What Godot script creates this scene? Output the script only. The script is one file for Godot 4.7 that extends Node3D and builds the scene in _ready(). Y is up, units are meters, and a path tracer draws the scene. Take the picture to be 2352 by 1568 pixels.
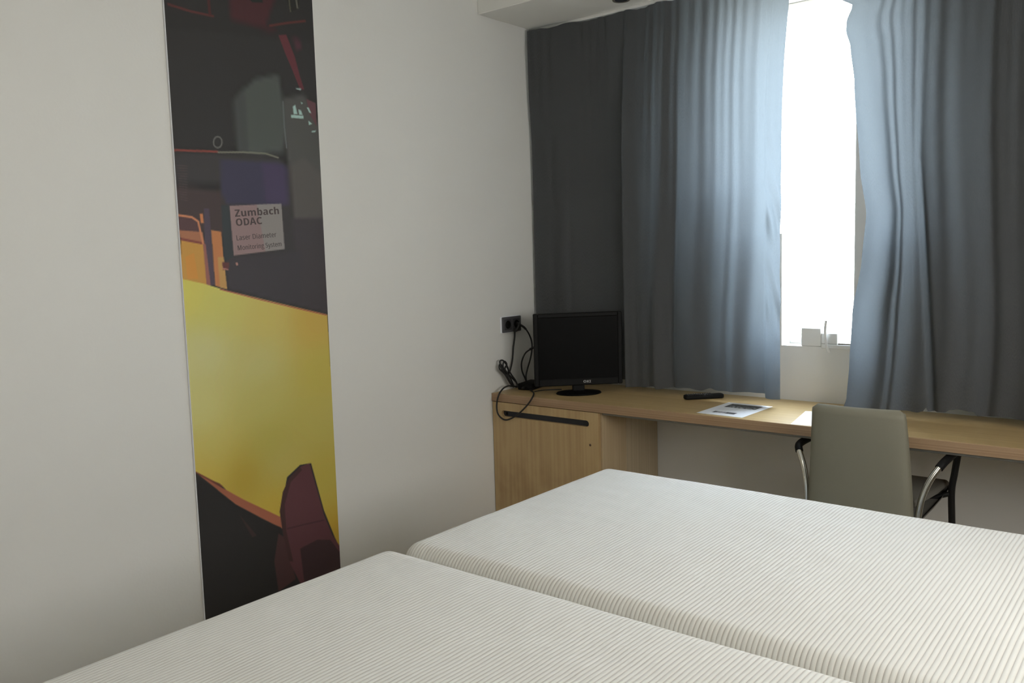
extends Node3D
# A twin hotel room seen from beside the nearer bed. x runs along the window wall from the left wall, z from the window wall into the room, y is up.

const INK := 1.65            # how much brighter the print is than the photo shows it, in linear light

var env: Environment


func _ready() -> void:
	# ---- camera
	var cam := Camera3D.new()
	cam.name = "camera"
	cam.fov = 43.53
	cam.near = 0.05
	cam.far = 100.0
	var yaw := deg_to_rad(39.27)
	var pitch := deg_to_rad(5.84)
	var roll := deg_to_rad(-1.62)
	var fw := Vector3(-sin(yaw) * cos(pitch), -sin(pitch), -cos(yaw) * cos(pitch))
	var right := fw.cross(Vector3.UP).normalized()
	var up := right.cross(fw)
	var r2 := right * cos(roll) + up * sin(roll)
	var u2 := up * cos(roll) - right * sin(roll)
	cam.transform = Transform3D(Basis(r2, u2, -fw), Vector3(2.8184, 1.442, 3.8083))
	add_child(cam)
	cam.current = true
	# ---- sky, exposure
	env = Environment.new()
	env.background_mode = Environment.BG_SKY
	var sky_mat := ProceduralSkyMaterial.new()
	sky_mat.sky_top_color = Color(0.86, 0.93, 1.0)
	sky_mat.sky_horizon_color = Color(0.95, 0.98, 1.0)
	sky_mat.ground_horizon_color = Color(0.9, 0.91, 0.9)
	sky_mat.ground_bottom_color = Color(0.72, 0.72, 0.7)
	sky_mat.sky_curve = 0.3
	var sky := Sky.new()
	sky.sky_material = sky_mat
	env.sky = sky
	env.background_energy_multiplier = 31.0
	env.tonemap_mode = Environment.TONE_MAPPER_LINEAR
	env.tonemap_exposure = 1.0
	env.sdfgi_enabled = true
	env.ssao_enabled = true
	env.ssil_enabled = true
	var we := WorldEnvironment.new()
	we.name = "world_environment"
	we.environment = env
	add_child(we)
	make_materials()
	unseen_room_lamp()
	unseen_wall_lamp()
	room_shell()
	make_windows()
	make_poster()
	make_curtains()
	make_desk()
	make_cabinet()
	make_television()
	make_socket_and_cables()
	make_desk_things()
	make_chair()
	make_beds()


# ------------------------------------------------------------------ helpers
var used := {}

func numbered(called: String) -> String:
	var n: int = used.get(called, 0)
	used[called] = n + 1
	return called if n == 0 else "%s_%03d" % [called, n]

func thing(called: String, label: String, category: String, at := Vector3.ZERO, turn := 0.0, group := "") -> Node3D:
	var o := Node3D.new()
	o.name = numbered(called)
	add_child(o, true)
	o.position = at
	o.rotation.y = turn
	tag(o, label, category, group)
	return o

func tag(o: Node, label: String, category: String, group := "") -> void:
	o.set_meta("label", label)
	o.set_meta("category", category)
	if group:
		o.set_meta("group", group)

func obj(called: String, mesh: Mesh, m: Material, parent: Node = null) -> MeshInstance3D:
	var o := MeshInstance3D.new()
	o.mesh = mesh
	o.material_override = m
	o.cast_shadow = GeometryInstance3D.SHADOW_CASTING_SETTING_ON
	if parent == null:
		o.name = numbered(called)
		add_child(o, true)
	else:
		o.name = called
		parent.add_child(o, true)
	return o

func struct(called: String, mesh: Mesh, m: Material, label := "", category := "") -> MeshInstance3D:
	var o := obj(called, mesh, m)
	o.set_meta("kind", "structure")
	if label:
		tag(o, label, category)
	return o

func begin() -> SurfaceTool:
	var st := SurfaceTool.new()
	st.begin(Mesh.PRIMITIVE_TRIANGLES)
	st.set_smooth_group(-1)
	return st

func done(st: SurfaceTool) -> ArrayMesh:
	st.index()
	st.generate_normals()
	return st.commit()

func flat_uv(p: Vector3, n: Vector3, grain: int) -> Vector2:
	# metres on the face; the grain runs along u
	var a := n.abs()
	var drop := 0 if a.x > a.y and a.x > a.z else (1 if a.y > a.z else 2)
	var along := grain if grain != drop else (grain + 1) % 3
	var across := 3 - along - drop
	return Vector2(p[along], p[across])

func tri(st: SurfaceTool, a: Vector3, b: Vector3, c: Vector3, out: Vector3, grain := 0) -> void:
	var n := (b - a).cross(c - a)
	var pts := [a, b, c] if n.dot(out) < 0.0 else [a, c, b]      # front faces run clockwise
	for p in pts:
		st.set_uv(flat_uv(p, out, grain))
		st.add_vertex(p)

func quad(st: SurfaceTool, a: Vector3, b: Vector3, c: Vector3, d: Vector3, out: Vector3, grain := 0) -> void:
	tri(st, a, b, c, out, grain)
	tri(st, a, c, d, out, grain)

func add_box(st: SurfaceTool, lo: Vector3, hi: Vector3, bevel := 0.0, grain := 0, xf := Transform3D()) -> void:
	# a box whose twelve edges are chamfered
	var b := minf(bevel, 0.49 * minf(hi.x - lo.x, minf(hi.y - lo.y, hi.z - lo.z)))
	var p := {}
	for i in 8:
		var s := Vector3i(i & 1, (i >> 1) & 1, (i >> 2) & 1)
		for ax in 3:
			var v := Vector3.ZERO
			for k in 3:
				var inset := 0.0 if k == ax else b
				v[k] = hi[k] - inset if s[k] else lo[k] + inset
			p[i * 3 + ax] = xf * v
	for ax in 3:
		var u := 1 << ((ax + 1) % 3)
		var w := 1 << ((ax + 2) % 3)
		for side in 2:
			var o := side << ax
			var n := Vector3.ZERO
			n[ax] = 1.0 if side else -1.0
			quad(st, p[o * 3 + ax], p[(o + u) * 3 + ax], p[(o + u + w) * 3 + ax], p[(o + w) * 3 + ax], xf.basis * n, grain)
		if b > 0.0:
			# edges that run along ax
			for e in 4:
				var o2 := (u if e & 1 else 0) + (w if e & 2 else 0)
				var a1 := (ax + 1) % 3
				var a2 := (ax + 2) % 3
				var n2 := Vector3.ZERO
				n2[a1] = 1.0 if e & 1 else -1.0
				n2[a2] = 1.0 if e & 2 else -1.0
				var o3 := o2 + (1 << ax)
				quad(st, p[o2 * 3 + a1], p[o3 * 3 + a1], p[o3 * 3 + a2], p[o2 * 3 + a2], xf.basis * n2, grain)
	if b > 0.0:
		for i in 8:
			var n3 := Vector3(1 if i & 1 else -1, 1 if i & 2 else -1, 1 if i & 4 else -1)
			tri(st, p[i * 3], p[i * 3 + 1], p[i * 3 + 2], xf.basis * n3, grain)

func box(lo: Vector3, hi: Vector3, bevel := 0.0, grain := 0) -> ArrayMesh:
	var st := begin()
	add_box(st, lo, hi, bevel, grain)
	return done(st)

func sheet(points: Array, uvs: Array, nu: int, nv: int, flip := false) -> ArrayMesh:
	# a smooth grid of (nu + 1) x (nv + 1) points, row by row
	var st := SurfaceTool.new()
	st.begin(Mesh.PRIMITIVE_TRIANGLES)
	st.set_smooth_group(0)
	for k in points.size():
		st.set_uv(uvs[k])
		st.add_vertex(points[k])
	for j in nv:
		for i in nu:
			var a := j * (nu + 1) + i
			var b := a + 1
			var c := a + nu + 2
			var d := a + nu + 1
			var order := [a, b, c, a, c, d] if not flip else [a, c, b, a, d, c]
			for q in order:
				st.add_index(q)
	st.generate_normals()
	return st.commit()

func smooth_path(pts: Array, steps := 6) -> PackedVector3Array:
	var out := PackedVector3Array()
	for i in pts.size() - 1:
		var p0: Vector3 = pts[maxi(i - 1, 0)]
		var p1: Vector3 = pts[i]
		var p2: Vector3 = pts[i + 1]
		var p3: Vector3 = pts[mini(i + 2, pts.size() - 1)]
		for k in steps:
			out.append(p1.cubic_interpolate(p2, p0, p3, float(k) / steps))
	out.append(pts[-1])
	return out

func tube(path: PackedVector3Array, radius: float, sides := 8, flat := 1.0, radii := []) -> ArrayMesh:
	var st := SurfaceTool.new()
	st.begin(Mesh.PRIMITIVE_TRIANGLES)
	st.set_smooth_group(0)
	var n := path.size()
	var ref := Vector3.UP
	var t0 := (path[1] - path[0]).normalized()
	if absf(t0.dot(ref)) > 0.9:
		ref = Vector3.RIGHT
	var u := (ref - t0 * ref.dot(t0)).normalized()
	for i in n:
		var t := (path[mini(i + 1, n - 1)] - path[maxi(i - 1, 0)]).normalized()
		u = (u - t * u.dot(t)).normalized()
		var v := t.cross(u)
		var r: float = radius if radii.is_empty() else radii[mini(i * radii.size() / n, radii.size() - 1)]
		for k in sides:
			var a := TAU * k / sides
			st.set_uv(Vector2(float(k) / sides, i * 0.05))
			st.add_vertex(path[i] + (u * cos(a) + v * sin(a) * flat) * r)
	for i in n - 1:
		for k in sides:
			var a := i * sides + k
			var b := i * sides + (k + 1) % sides
			for q in [a, b, b + sides, a, b + sides, a + sides]:
				st.add_index(q)
	for end in 2:
		var o := 0 if end == 0 else (n - 1) * sides
		for k in sides - 2:
			for q in ([o, o + k + 2, o + k + 1] if end == 0 else [o, o + k + 1, o + k + 2]):
				st.add_index(q)
	st.generate_normals()
	return st.commit()

func lathe(profile: Array, sides := 32) -> ArrayMesh:
	# profile of Vector2(radius, height), from bottom to top
	var pts := []
	var uvs := []
	for j in profile.size():
		for k in sides + 1:
			var a := TAU * k / sides
			pts.append(Vector3(profile[j].x * cos(a), profile[j].y, profile[j].x * sin(a)))
			uvs.append(Vector2(float(k) / sides, float(j)))
	return sheet(pts, uvs, sides, profile.size() - 1, true)

func extrude(outline: PackedVector2Array, depth: float, bevel := 0.0, sharp := 0.6) -> ArrayMesh:
	# an outline in x and y, given depth along z (centred), with rounded rims
	var st := begin()
	var rings := []
	var inset := outline
	var area := 0.0
	for i in outline.size():
		area += outline[i].cross(outline[(i + 1) % outline.size()])
	var turn := 1.0 if area > 0.0 else -1.0
	var n := outline.size()
	var shift := func(by: float) -> PackedVector2Array:
		var res := PackedVector2Array()
		for i in n:
			var e0 := (outline[i] - outline[(i + n - 1) % n]).normalized()
			var e1 := (outline[(i + 1) % n] - outline[i]).normalized()
			var n0 := Vector2(e0.y, -e0.x) * turn
			var n1 := Vector2(e1.y, -e1.x) * turn
			var m := (n0 + n1)
			m = m / maxf(0.5, m.length_squared() * 0.5)
			res.append(outline[i] - m * by)
		return res
	var steps := 4 if bevel > 0.0 else 0
	var zs := []
	for k in steps + 1:
		var a := PI / 2 * k / maxi(steps, 1)
		rings.append(shift.call(bevel * (1.0 - sin(a))))
		zs.append(-depth / 2 + bevel * (1.0 - cos(a)))
	for k in steps + 1:
		var a2 := PI / 2 * (steps - k) / maxi(steps, 1)
		rings.append(shift.call(bevel * (1.0 - sin(a2))))
		zs.append(depth / 2 - bevel * (1.0 - cos(a2)))
	st.set_smooth_group(0 if bevel > 0.0 else -1)
	for r in rings.size() - 1:
		for i in n:
			var j := (i + 1) % n
			var a: Vector2 = rings[r][i]
			var b: Vector2 = rings[r][j]
			var c: Vector2 = rings[r + 1][j]
			var d: Vector2 = rings[r + 1][i]
			var e := (outline[j] - outline[i])
			var out2 := Vector2(e.y, -e.x) * turn
			var out := Vector3(out2.x, out2.y, 0).normalized() + Vector3(0, 0, signf(zs[r] + zs[r + 1]) * 0.01)
			quad(st, Vector3(a.x, a.y, zs[r]), Vector3(b.x, b.y, zs[r]), Vector3(c.x, c.y, zs[r + 1]), Vector3(d.x, d.y, zs[r + 1]), out, 1)
	for end in 2:
		var ring: PackedVector2Array = rings[0] if end == 0 else rings[-1]
		var z: float = zs[0] if end == 0 else zs[-1]
		var ids := Geometry2D.triangulate_polygon(ring)
		for k in range(0, ids.size(), 3):
			tri(st, Vector3(ring[ids[k]].x, ring[ids[k]].y, z), Vector3(ring[ids[k + 1]].x, ring[ids[k + 1]].y, z), Vector3(ring[ids[k + 2]].x, ring[ids[k + 2]].y, z), Vector3(0, 0, -1 if end == 0 else 1), 1)
	return done(st)

func reshape(mesh: ArrayMesh, how: Callable) -> ArrayMesh:
	# the same mesh with every corner moved
	var a := mesh.surface_get_arrays(0)
	var v: PackedVector3Array = a[Mesh.ARRAY_VERTEX]
	for i in v.size():
		v[i] = how.call(v[i])
	a[Mesh.ARRAY_VERTEX] = v
	var m := ArrayMesh.new()
	m.add_surface_from_arrays(Mesh.PRIMITIVE_TRIANGLES, a)
	return m

func rounded(w: float, h: float, r: float, steps := 5) -> PackedVector2Array:
	var out := PackedVector2Array()
	for c in 4:
		var cx := (w / 2 - r) * (1 if c == 0 or c == 3 else -1)
		var cy := (h / 2 - r) * (1 if c < 2 else -1)
		for k in steps + 1:
			var a := PI / 2 * (c + float(k) / steps)
			out.append(Vector2(cx + r * cos(a), cy + r * sin(a)))
	return out

# ------------------------------------------------------------------ materials
var white_wall: StandardMaterial3D
var ceiling_paint: StandardMaterial3D
var floor_wood: StandardMaterial3D
var window_white: StandardMaterial3D
var glass: StandardMaterial3D
var curtain_cloth: StandardMaterial3D
var lining_cloth: StandardMaterial3D
var desk_top_wood: StandardMaterial3D
var desk_edge_wood: StandardMaterial3D
var door_wood: StandardMaterial3D
var side_wood: StandardMaterial3D
var side_wood_pale: StandardMaterial3D
var black_plastic: StandardMaterial3D
var black_gloss: StandardMaterial3D
var dark_gap: StandardMaterial3D
var chrome: StandardMaterial3D
var leather: StandardMaterial3D
var seat_cloth: StandardMaterial3D
var coverlet: StandardMaterial3D
var plain_white: StandardMaterial3D
var grey_metal: StandardMaterial3D

func mat(called: String, c: Color, rough := 0.6, metal := 0.0, spec := 0.5) -> StandardMaterial3D:
	var m := StandardMaterial3D.new()
	m.resource_name = called
	m.albedo_color = c
	m.roughness = rough
	m.metallic = metal
	m.metallic_specular = spec
	return m

func noise_tex(freq: float, octaves: int, seed_: int, size := 256, normal := false, bump := 4.0) -> NoiseTexture2D:
	var n := FastNoiseLite.new()
	n.noise_type = FastNoiseLite.TYPE_SIMPLEX_SMOOTH
	n.frequency = freq
	n.fractal_octaves = octaves
	n.seed = seed_
	var t := NoiseTexture2D.new()
	t.width = size
	t.height = size
	t.seamless = true
	t.noise = n
	if normal:
		t.as_normal_map = true
		t.bump_strength = bump
	return t

func wood_image(base: Color, dark: Color, seed_: int, figure: float) -> ImageTexture:
	# grain along u: long streaks, fine pores and a little figure
	var w := 256
	var h := 256
	var im := Image.create(w, h, false, Image.FORMAT_RGB8)
	var n := FastNoiseLite.new()
	n.seed = seed_
	n.frequency = 0.02
	n.fractal_octaves = 3
	var r := RandomNumberGenerator.new()
	r.seed = seed_
	for y in h:
		for x in w:
			# wrap both ways by walking on two circles
			var au := TAU * x / w
			var av := TAU * y / h
			var streak := n.get_noise_3d(cos(av) * 300.0, sin(av) * 300.0, cos(au) * 9.0 + sin(au) * 4.0)
			var fig := n.get_noise_3d(cos(av) * 45.0 + 500.0, sin(av) * 45.0, cos(au) * 45.0) * figure
			var t := clampf(0.42 + streak * 0.85 + fig + r.randf_range(-0.07, 0.07), 0.0, 1.0)
			im.set_pixel(x, y, base.lerp(dark, t))
	return ImageTexture.create_from_image(im)

func wood(called: String, base: Color, dark: Color, seed_: int, figure: float, scale: Vector2, rough := 0.42) -> StandardMaterial3D:
	var m := mat(called, Color.WHITE, rough)
	m.albedo_texture = wood_image(base, dark, seed_, figure)
	m.uv1_scale = Vector3(scale.x, scale.y, 1)
	return m

func make_materials() -> void:
	white_wall = mat("wall_paint", Color(0.885, 0.885, 0.87), 0.85)
	white_wall.normal_enabled = true
	white_wall.normal_texture = noise_tex(0.09, 3, 3, 256, true, 2.0)
	white_wall.normal_scale = 0.06
	white_wall.uv1_triplanar = true
	white_wall.uv1_world_triplanar = true
	white_wall.uv1_scale = Vector3(3, 3, 3)
	ceiling_paint = mat("ceiling_paint", Color(0.9, 0.9, 0.88), 0.9)
	floor_wood = wood("floor_wood", Color(0.78, 0.72, 0.63), Color(0.7, 0.63, 0.53), 11, 0.1, Vector2(0.6, 3))  # out of view; kept pale to bounce light up under the desk
	window_white = mat("window_lacquer", Color(0.9, 0.9, 0.89), 0.4)
	glass = mat("window_glass", Color(1, 1, 1, 0.04), 0.0)
	glass.transparency = BaseMaterial3D.TRANSPARENCY_ALPHA
	curtain_cloth = mat("curtain_cloth", Color(0.285, 0.29, 0.294), 0.95)
	curtain_cloth.backlight_enabled = true
	curtain_cloth.backlight = Color(0.35, 0.383, 0.408)  # glow through the cloth stands in for lens glare around the gap
	curtain_cloth.cull_mode = BaseMaterial3D.CULL_DISABLED
	curtain_cloth.normal_enabled = true
	curtain_cloth.normal_texture = noise_tex(0.12, 3, 8, 256, true, 4.0)
	curtain_cloth.normal_scale = 0.35
	curtain_cloth.uv1_scale = Vector3(9, 1.6, 1)
	lining_cloth = mat("curtain_lining", Color(0.82, 0.83, 0.84), 0.9)
	lining_cloth.cull_mode = BaseMaterial3D.CULL_DISABLED
	lining_cloth.backlight_enabled = true
	lining_cloth.backlight = Color(0.3, 0.3, 0.3)
	desk_top_wood = wood("desk_laminate", Color(0.76, 0.66, 0.47), Color(0.68, 0.57, 0.39), 21, 0.12, Vector2(0.7, 2.2), 0.38)
	desk_edge_wood = wood("desk_edge_band", Color(0.66, 0.55, 0.43), Color(0.54, 0.43, 0.32), 22, 0.1, Vector2(0.8, 6.0), 0.45)
	door_wood = wood("maple_door", Color(0.73, 0.63, 0.46), Color(0.66, 0.55, 0.39), 23, 1.0, Vector2(0.9, 1.1), 0.45)
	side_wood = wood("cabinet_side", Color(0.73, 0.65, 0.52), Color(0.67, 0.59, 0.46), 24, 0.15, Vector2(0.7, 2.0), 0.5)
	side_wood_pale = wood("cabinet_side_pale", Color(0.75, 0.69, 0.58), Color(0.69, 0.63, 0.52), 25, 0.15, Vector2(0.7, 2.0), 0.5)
	black_plastic = mat("black_plastic", Color(0.085, 0.085, 0.085), 0.55, 0.0, 0.25)
	black_gloss = mat("black_screen", Color(0.06, 0.06, 0.06), 0.4, 0.0, 0.15)
	dark_gap = mat("dark_channel", Color(0.14, 0.15, 0.18), 0.5)
	chrome = mat("chrome", Color(0.8, 0.8, 0.78), 0.16, 1.0)
	leather = mat("grey_beige_upholstery", Color(0.47, 0.46, 0.40), 0.6)
	leather.normal_enabled = true
	leather.normal_texture = noise_tex(0.2, 3, 5, 256, true, 5.0)
	leather.normal_scale = 0.12
	leather.uv1_triplanar = true
	leather.uv1_scale = Vector3(6, 6, 6)
	seat_cloth = mat("seat_upholstery", Color(0.42, 0.41, 0.38), 0.7)
	plain_white = mat("white_paper", Color(0.94, 0.95, 0.97), 0.6)
	grey_metal = mat("grey_metal", Color(0.5, 0.49, 0.46), 0.45, 0.3)
	# ribbed coverlet: one rib each centimetre, cream, with shade painted into each thin greyer valley
	var im := Image.create(256, 64, false, Image.FORMAT_RGB8)
	var hi := Image.create(256, 64, false, Image.FORMAT_L8)
	var rr := RandomNumberGenerator.new()
	rr.seed = 4
	for x in 256:
		var ph := fposmod(x / 32.0, 1.0)
		var rib := pow(sin(PI * ph), 0.7)
		for y in 64:
			var weave := 0.015 * sin(TAU * (y / 8.0 + floorf(x / 32.0) * 0.5))
			var k := rib + weave + rr.randf_range(-0.03, 0.03)
			im.set_pixel(x, y, Color(0.79, 0.772, 0.742).lerp(Color(0.85, 0.848, 0.825), clampf(k, 0.0, 1.0)))
			hi.set_pixel(x, y, Color(clampf(k, 0, 1), clampf(k, 0, 1), clampf(k, 0, 1)))
	coverlet = mat("ribbed_coverlet", Color.WHITE, 0.9)
	coverlet.albedo_texture = ImageTexture.create_from_image(im)
	coverlet.heightmap_enabled = true
	coverlet.heightmap_texture = ImageTexture.create_from_image(hi)
	coverlet.heightmap_scale = 0.12
	coverlet.uv1_scale = Vector3(1.0 / 0.088, 1.0 / 0.03, 1)
	coverlet.rim_enabled = true
	coverlet.rim = 0.15

# ------------------------------------------------------------------ room
const ROOM_X := 3.5
const ROOM_Z := 5.0
const TOP := 2.86
const WIN := [1.12, 1.82, 0.99, 2.53]     # window opening, hidden sides set for curtain glow: x from, to; y from, to

func unseen_room_lamp() -> void:
	# a round opal ceiling lamp out of view, placed to light the nearer bed
	var lamp := thing("unseen_ceiling_lamp", "unseen round white opal ceiling lamp, out of view, lighting the nearer bed", "lamp", Vector3(1.75, TOP - 0.09, 3.3))
	obj("base", lathe([Vector2(0.0, 0.09), Vector2(0.28, 0.09), Vector2(0.28, 0.06), Vector2(0.0, 0.06)]), plain_white, lamp)
	var glow := mat("opal_glow", Color(0.95, 0.94, 0.9), 0.4)
	glow.emission_enabled = true
	glow.emission = Color(1.0, 0.97, 0.9)
	glow.emission_energy_multiplier = 1.0
	obj("shade", lathe([Vector2(0.27, 0.06), Vector2(0.27, 0.03), Vector2(0.24, 0.01), Vector2(0.0, 0.0)]), glow, lamp)
	var l := AreaLight3D.new()
	l.name = "unseen_ceiling_light"
	l.area_size = Vector2(0.48, 0.48)
	l.light_energy = 0.62
	l.light_color = Color(1.0, 0.975, 0.93)
	l.shadow_enabled = true
	l.position = Vector3(1.75, TOP - 0.1, 3.3)
	l.rotation.x = -PI / 2
	add_child(l)

func unseen_wall_lamp() -> void:
	# an unseen panel lamp above the headboard, placed to light the left wall evenly
	var lamp := thing("unseen_wall_lamp", "unseen wide white fabric panel lamp above the headboard, out of view, lighting the left wall", "lamp", Vector3(ROOM_X, 1.42, 1.9))
	obj("housing", box(Vector3(-0.03, -0.36, -0.85), Vector3(0, 0.36, 0.85), 0.004), plain_white, lamp)
	var glow := mat("fabric_glow", Color(0.95, 0.94, 0.9), 0.6)
	glow.emission_enabled = true
	glow.emission = Color(1.0, 0.98, 0.94)
	glow.emission_energy_multiplier = 1.0
	obj("shade", box(Vector3(-0.09, -0.35, -0.84), Vector3(-0.03, 0.35, 0.84), 0.02), glow, lamp)
	var l := AreaLight3D.new()
	l.name = "unseen_wall_light"
	l.area_size = Vector2(1.6, 0.66)
	l.light_energy = 2.35
	l.light_color = Color(1.0, 0.99, 0.975)
	l.shadow_enabled = true
	l.position = Vector3(ROOM_X - 0.1, 1.42, 1.9)
	l.rotation.y = PI / 2
	add_child(l)

func room_shell() -> void:
	struct("floor", box(Vector3(-0.2, -0.1, -0.2), Vector3(ROOM_X + 0.2, 0, ROOM_Z + 0.2)), floor_wood)
	struct("ceiling", box(Vector3(-0.2, TOP, -0.2), Vector3(ROOM_X + 0.2, TOP + 0.12, ROOM_Z + 0.2)), ceiling_paint)
	struct("wall_left", box(Vector3(-0.2, 0, -0.2), Vector3(0, TOP, ROOM_Z + 0.2)), white_wall)
	struct("wall_right", box(Vector3(ROOM_X, 0, -0.2), Vector3(ROOM_X + 0.2, TOP, ROOM_Z + 0.2)), white_wall)
	struct("wall_back", box(Vector3(0, 0, ROOM_Z), Vector3(ROOM_X, TOP, ROOM_Z + 0.2)), white_wall)
	# the window wall, with its opening; a small raised block stands on the sill between the two casements
	var st := begin()
	add_box(st, Vector3(0, 0, -0.2), Vector3(WIN[0], TOP, 0))
	add_box(st, Vector3(WIN[1], 0, -0.2), Vector3(ROOM_X, TOP, 0))
	add_box(st, Vector3(WIN[0], 0, -0.2), Vector3(WIN[1], WIN[2], 0))
	add_box(st, Vector3(WIN[0], WIN[3], -0.2), Vector3(WIN[1], TOP, 0))
	# added blocks behind the curtains keep daylight off the lower cloth
	add_box(st, Vector3(WIN[0], WIN[2], -0.2), Vector3(1.305, 1.5, 0))
	add_box(st, Vector3(WIN[0], 1.5, -0.2), Vector3(1.22, 1.72, 0))
	add_box(st, Vector3(1.72, WIN[2], -0.2), Vector3(WIN[1], 1.5, 0))
	add_box(st, Vector3(1.395, WIN[2], -0.2), Vector3(1.486, 1.075, 0), 0.004)
	struct("wall_front", done(st), white_wall)
	# the dropped ceiling over the curtains
	var so := struct("trim_1", box(Vector3(0, 2.605, 0), Vector3(ROOM_X, TOP, 0.5546), 0.003), ceiling_paint)
	var dl := thing("downlight", "small unlit dark recessed downlight in the dropped ceiling above the curtain", "light", Vector3(0.635, 2.605, 0.262))
	obj("ring", lathe([Vector2(0.03, -0.001), Vector2(0.034, -0.003), Vector2(0.04, -0.003), Vector2(0.042, 0.0)], 28), grey_metal, dl)
	obj("lens", lathe([Vector2(0.0, -0.001), Vector2(0.031, -0.001)], 28), dark_gap, dl)

func make_windows() -> void:
	var x0: float = WIN[0]
	var x1: float = WIN[1]
	var y0: float = WIN[2]
	var y1: float = WIN[3]
	# two casements: the wider one, and the narrow one beyond the raised block
	var w1 := Node3D.new()
	w1.name = "window_1"
	w1.set_meta("kind", "structure")
	add_child(w1)
	var st := begin()
	for r in [[x0, 1.72, x0 + 0.03, y1], [1.305, y0, 1.395, y0 + 0.022], [x0 + 0.03, y1 - 0.03, x1 - 0.012, y1], [x1 - 0.012, y0, x1, y1]]:
		add_box(st, Vector3(r[0], r[1], -0.16), Vector3(r[2], r[3], -0.1), 0.003)
	obj("window_frame", done(st), window_white, w1)
	obj("pane", box(Vector3(x0 + 0.03, y0 + 0.022, -0.135), Vector3(1.395, y1 - 0.03, -0.129)), glass, w1)
	var w2 := Node3D.new()
	w2.name = "window_2"
	w2.set_meta("kind", "structure")
	add_child(w2)
	var st2 := begin()
	# the lower rail of the narrow casement stands a little into the room
	add_box(st2, Vector3(1.487, 0.984, -0.06), Vector3(1.66, 1.004, 0.006), 0.003)
	add_box(st2, Vector3(1.487, 1.004, -0.05), Vector3(1.558, 1.055, 0.004), 0.004)
	obj("window_frame", done(st2), window_white, w2)
	obj("pane", box(Vector3(1.487, y0 + 0.016, -0.135), Vector3(x1 - 0.012, y1 - 0.03, -0.129)), glass, w2)
	obj("stile", box(Vector3(1.624, 1.0045, -0.055), Vector3(1.692, 2.52, 0.004), 0.004), window_white, w2)
	obj("bottom_seal", box(Vector3(1.56, 1.004, -0.03), Vector3(1.618, 1.010, 0.002), 0.001), grey_metal, w2)
	var path := smooth_path([Vector3(1.511, 1.11, 0.012), Vector3(1.508, 1.07, 0.014), Vector3(1.512, 1.035, 0.02), Vector3(1.519, 0.995, 0.022), Vector3(1.527, 0.968, 0.016)])
	tag(obj("blind_strap", tube(path, 0.006, 8, 0.25), window_white), "short curled white strap hanging at the foot of the bright window", "strap")

# ------------------------------------------------------------------ the print on the wall
func ink(r: int, g: int, b: int) -> Color:
	var c := Color8(r, g, b).srgb_to_linear()
	return Color(minf(c.r * INK, 0.9), minf(c.g * INK, 0.9), minf(c.b * INK, 0.9)).linear_to_srgb()

func poly(im: Image, flat: Array, c: Color) -> void:
	# fills a polygon row by row
	var n := flat.size() / 2
	var lo := 1 << 20
	var hi := -(1 << 20)
	for i in n:
		lo = mini(lo, int(flat[i * 2 + 1]))
		hi = maxi(hi, int(flat[i * 2 + 1]))
	for y in range(maxi(lo, 0), mini(hi + 1, im.get_height())):
		var xs := []
		var yy := y + 0.5
		for i in n:
			var j := (i + 1) % n
			var ya: float = flat[i * 2 + 1]
			var yb: float = flat[j * 2 + 1]
			if (ya <= yy) != (yb <= yy):
				xs.append(flat[i * 2] + (flat[j * 2] - flat[i * 2]) * (yy - ya) / (yb - ya))
		xs.sort()
		for k in range(0, xs.size() - 1, 2):
			var a := int(round(maxf(xs[k], 0)))
			var b := int(round(minf(xs[k + 1], im.get_width())))
			if b > a:
				im.fill_rect(Rect2i(a, y, b - a, 1), c)

func stroke(im: Image, flat: Array, w: float, c: Color) -> void:
	for i in flat.size() / 2 - 1:
		var a := Vector2(flat[i * 2], flat[i * 2 + 1])
		var b := Vector2(flat[i * 2 + 2], flat[i * 2 + 3])
		var d := (b - a).normalized() * 0.5 * w
		var n := Vector2(-d.y, d.x)
		poly(im, [a.x + n.x - d.x * 0.5, a.y + n.y - d.y * 0.5, b.x + n.x + d.x * 0.5, b.y + n.y + d.y * 0.5, b.x - n.x + d.x * 0.5, b.y - n.y + d.y * 0.5, a.x - n.x - d.x * 0.5, a.y - n.y - d.y * 0.5], c)

func soften(im: Image, by: int) -> void:
	var w := im.get_width()
	var h := im.get_height()
	for k in by:
		im.resize(maxi(im.get_width() / 2, 1), maxi(im.get_height() / 2, 1), Image.INTERPOLATE_BILINEAR)
	im.resize(w, h, Image.INTERPOLATE_CUBIC)

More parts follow.
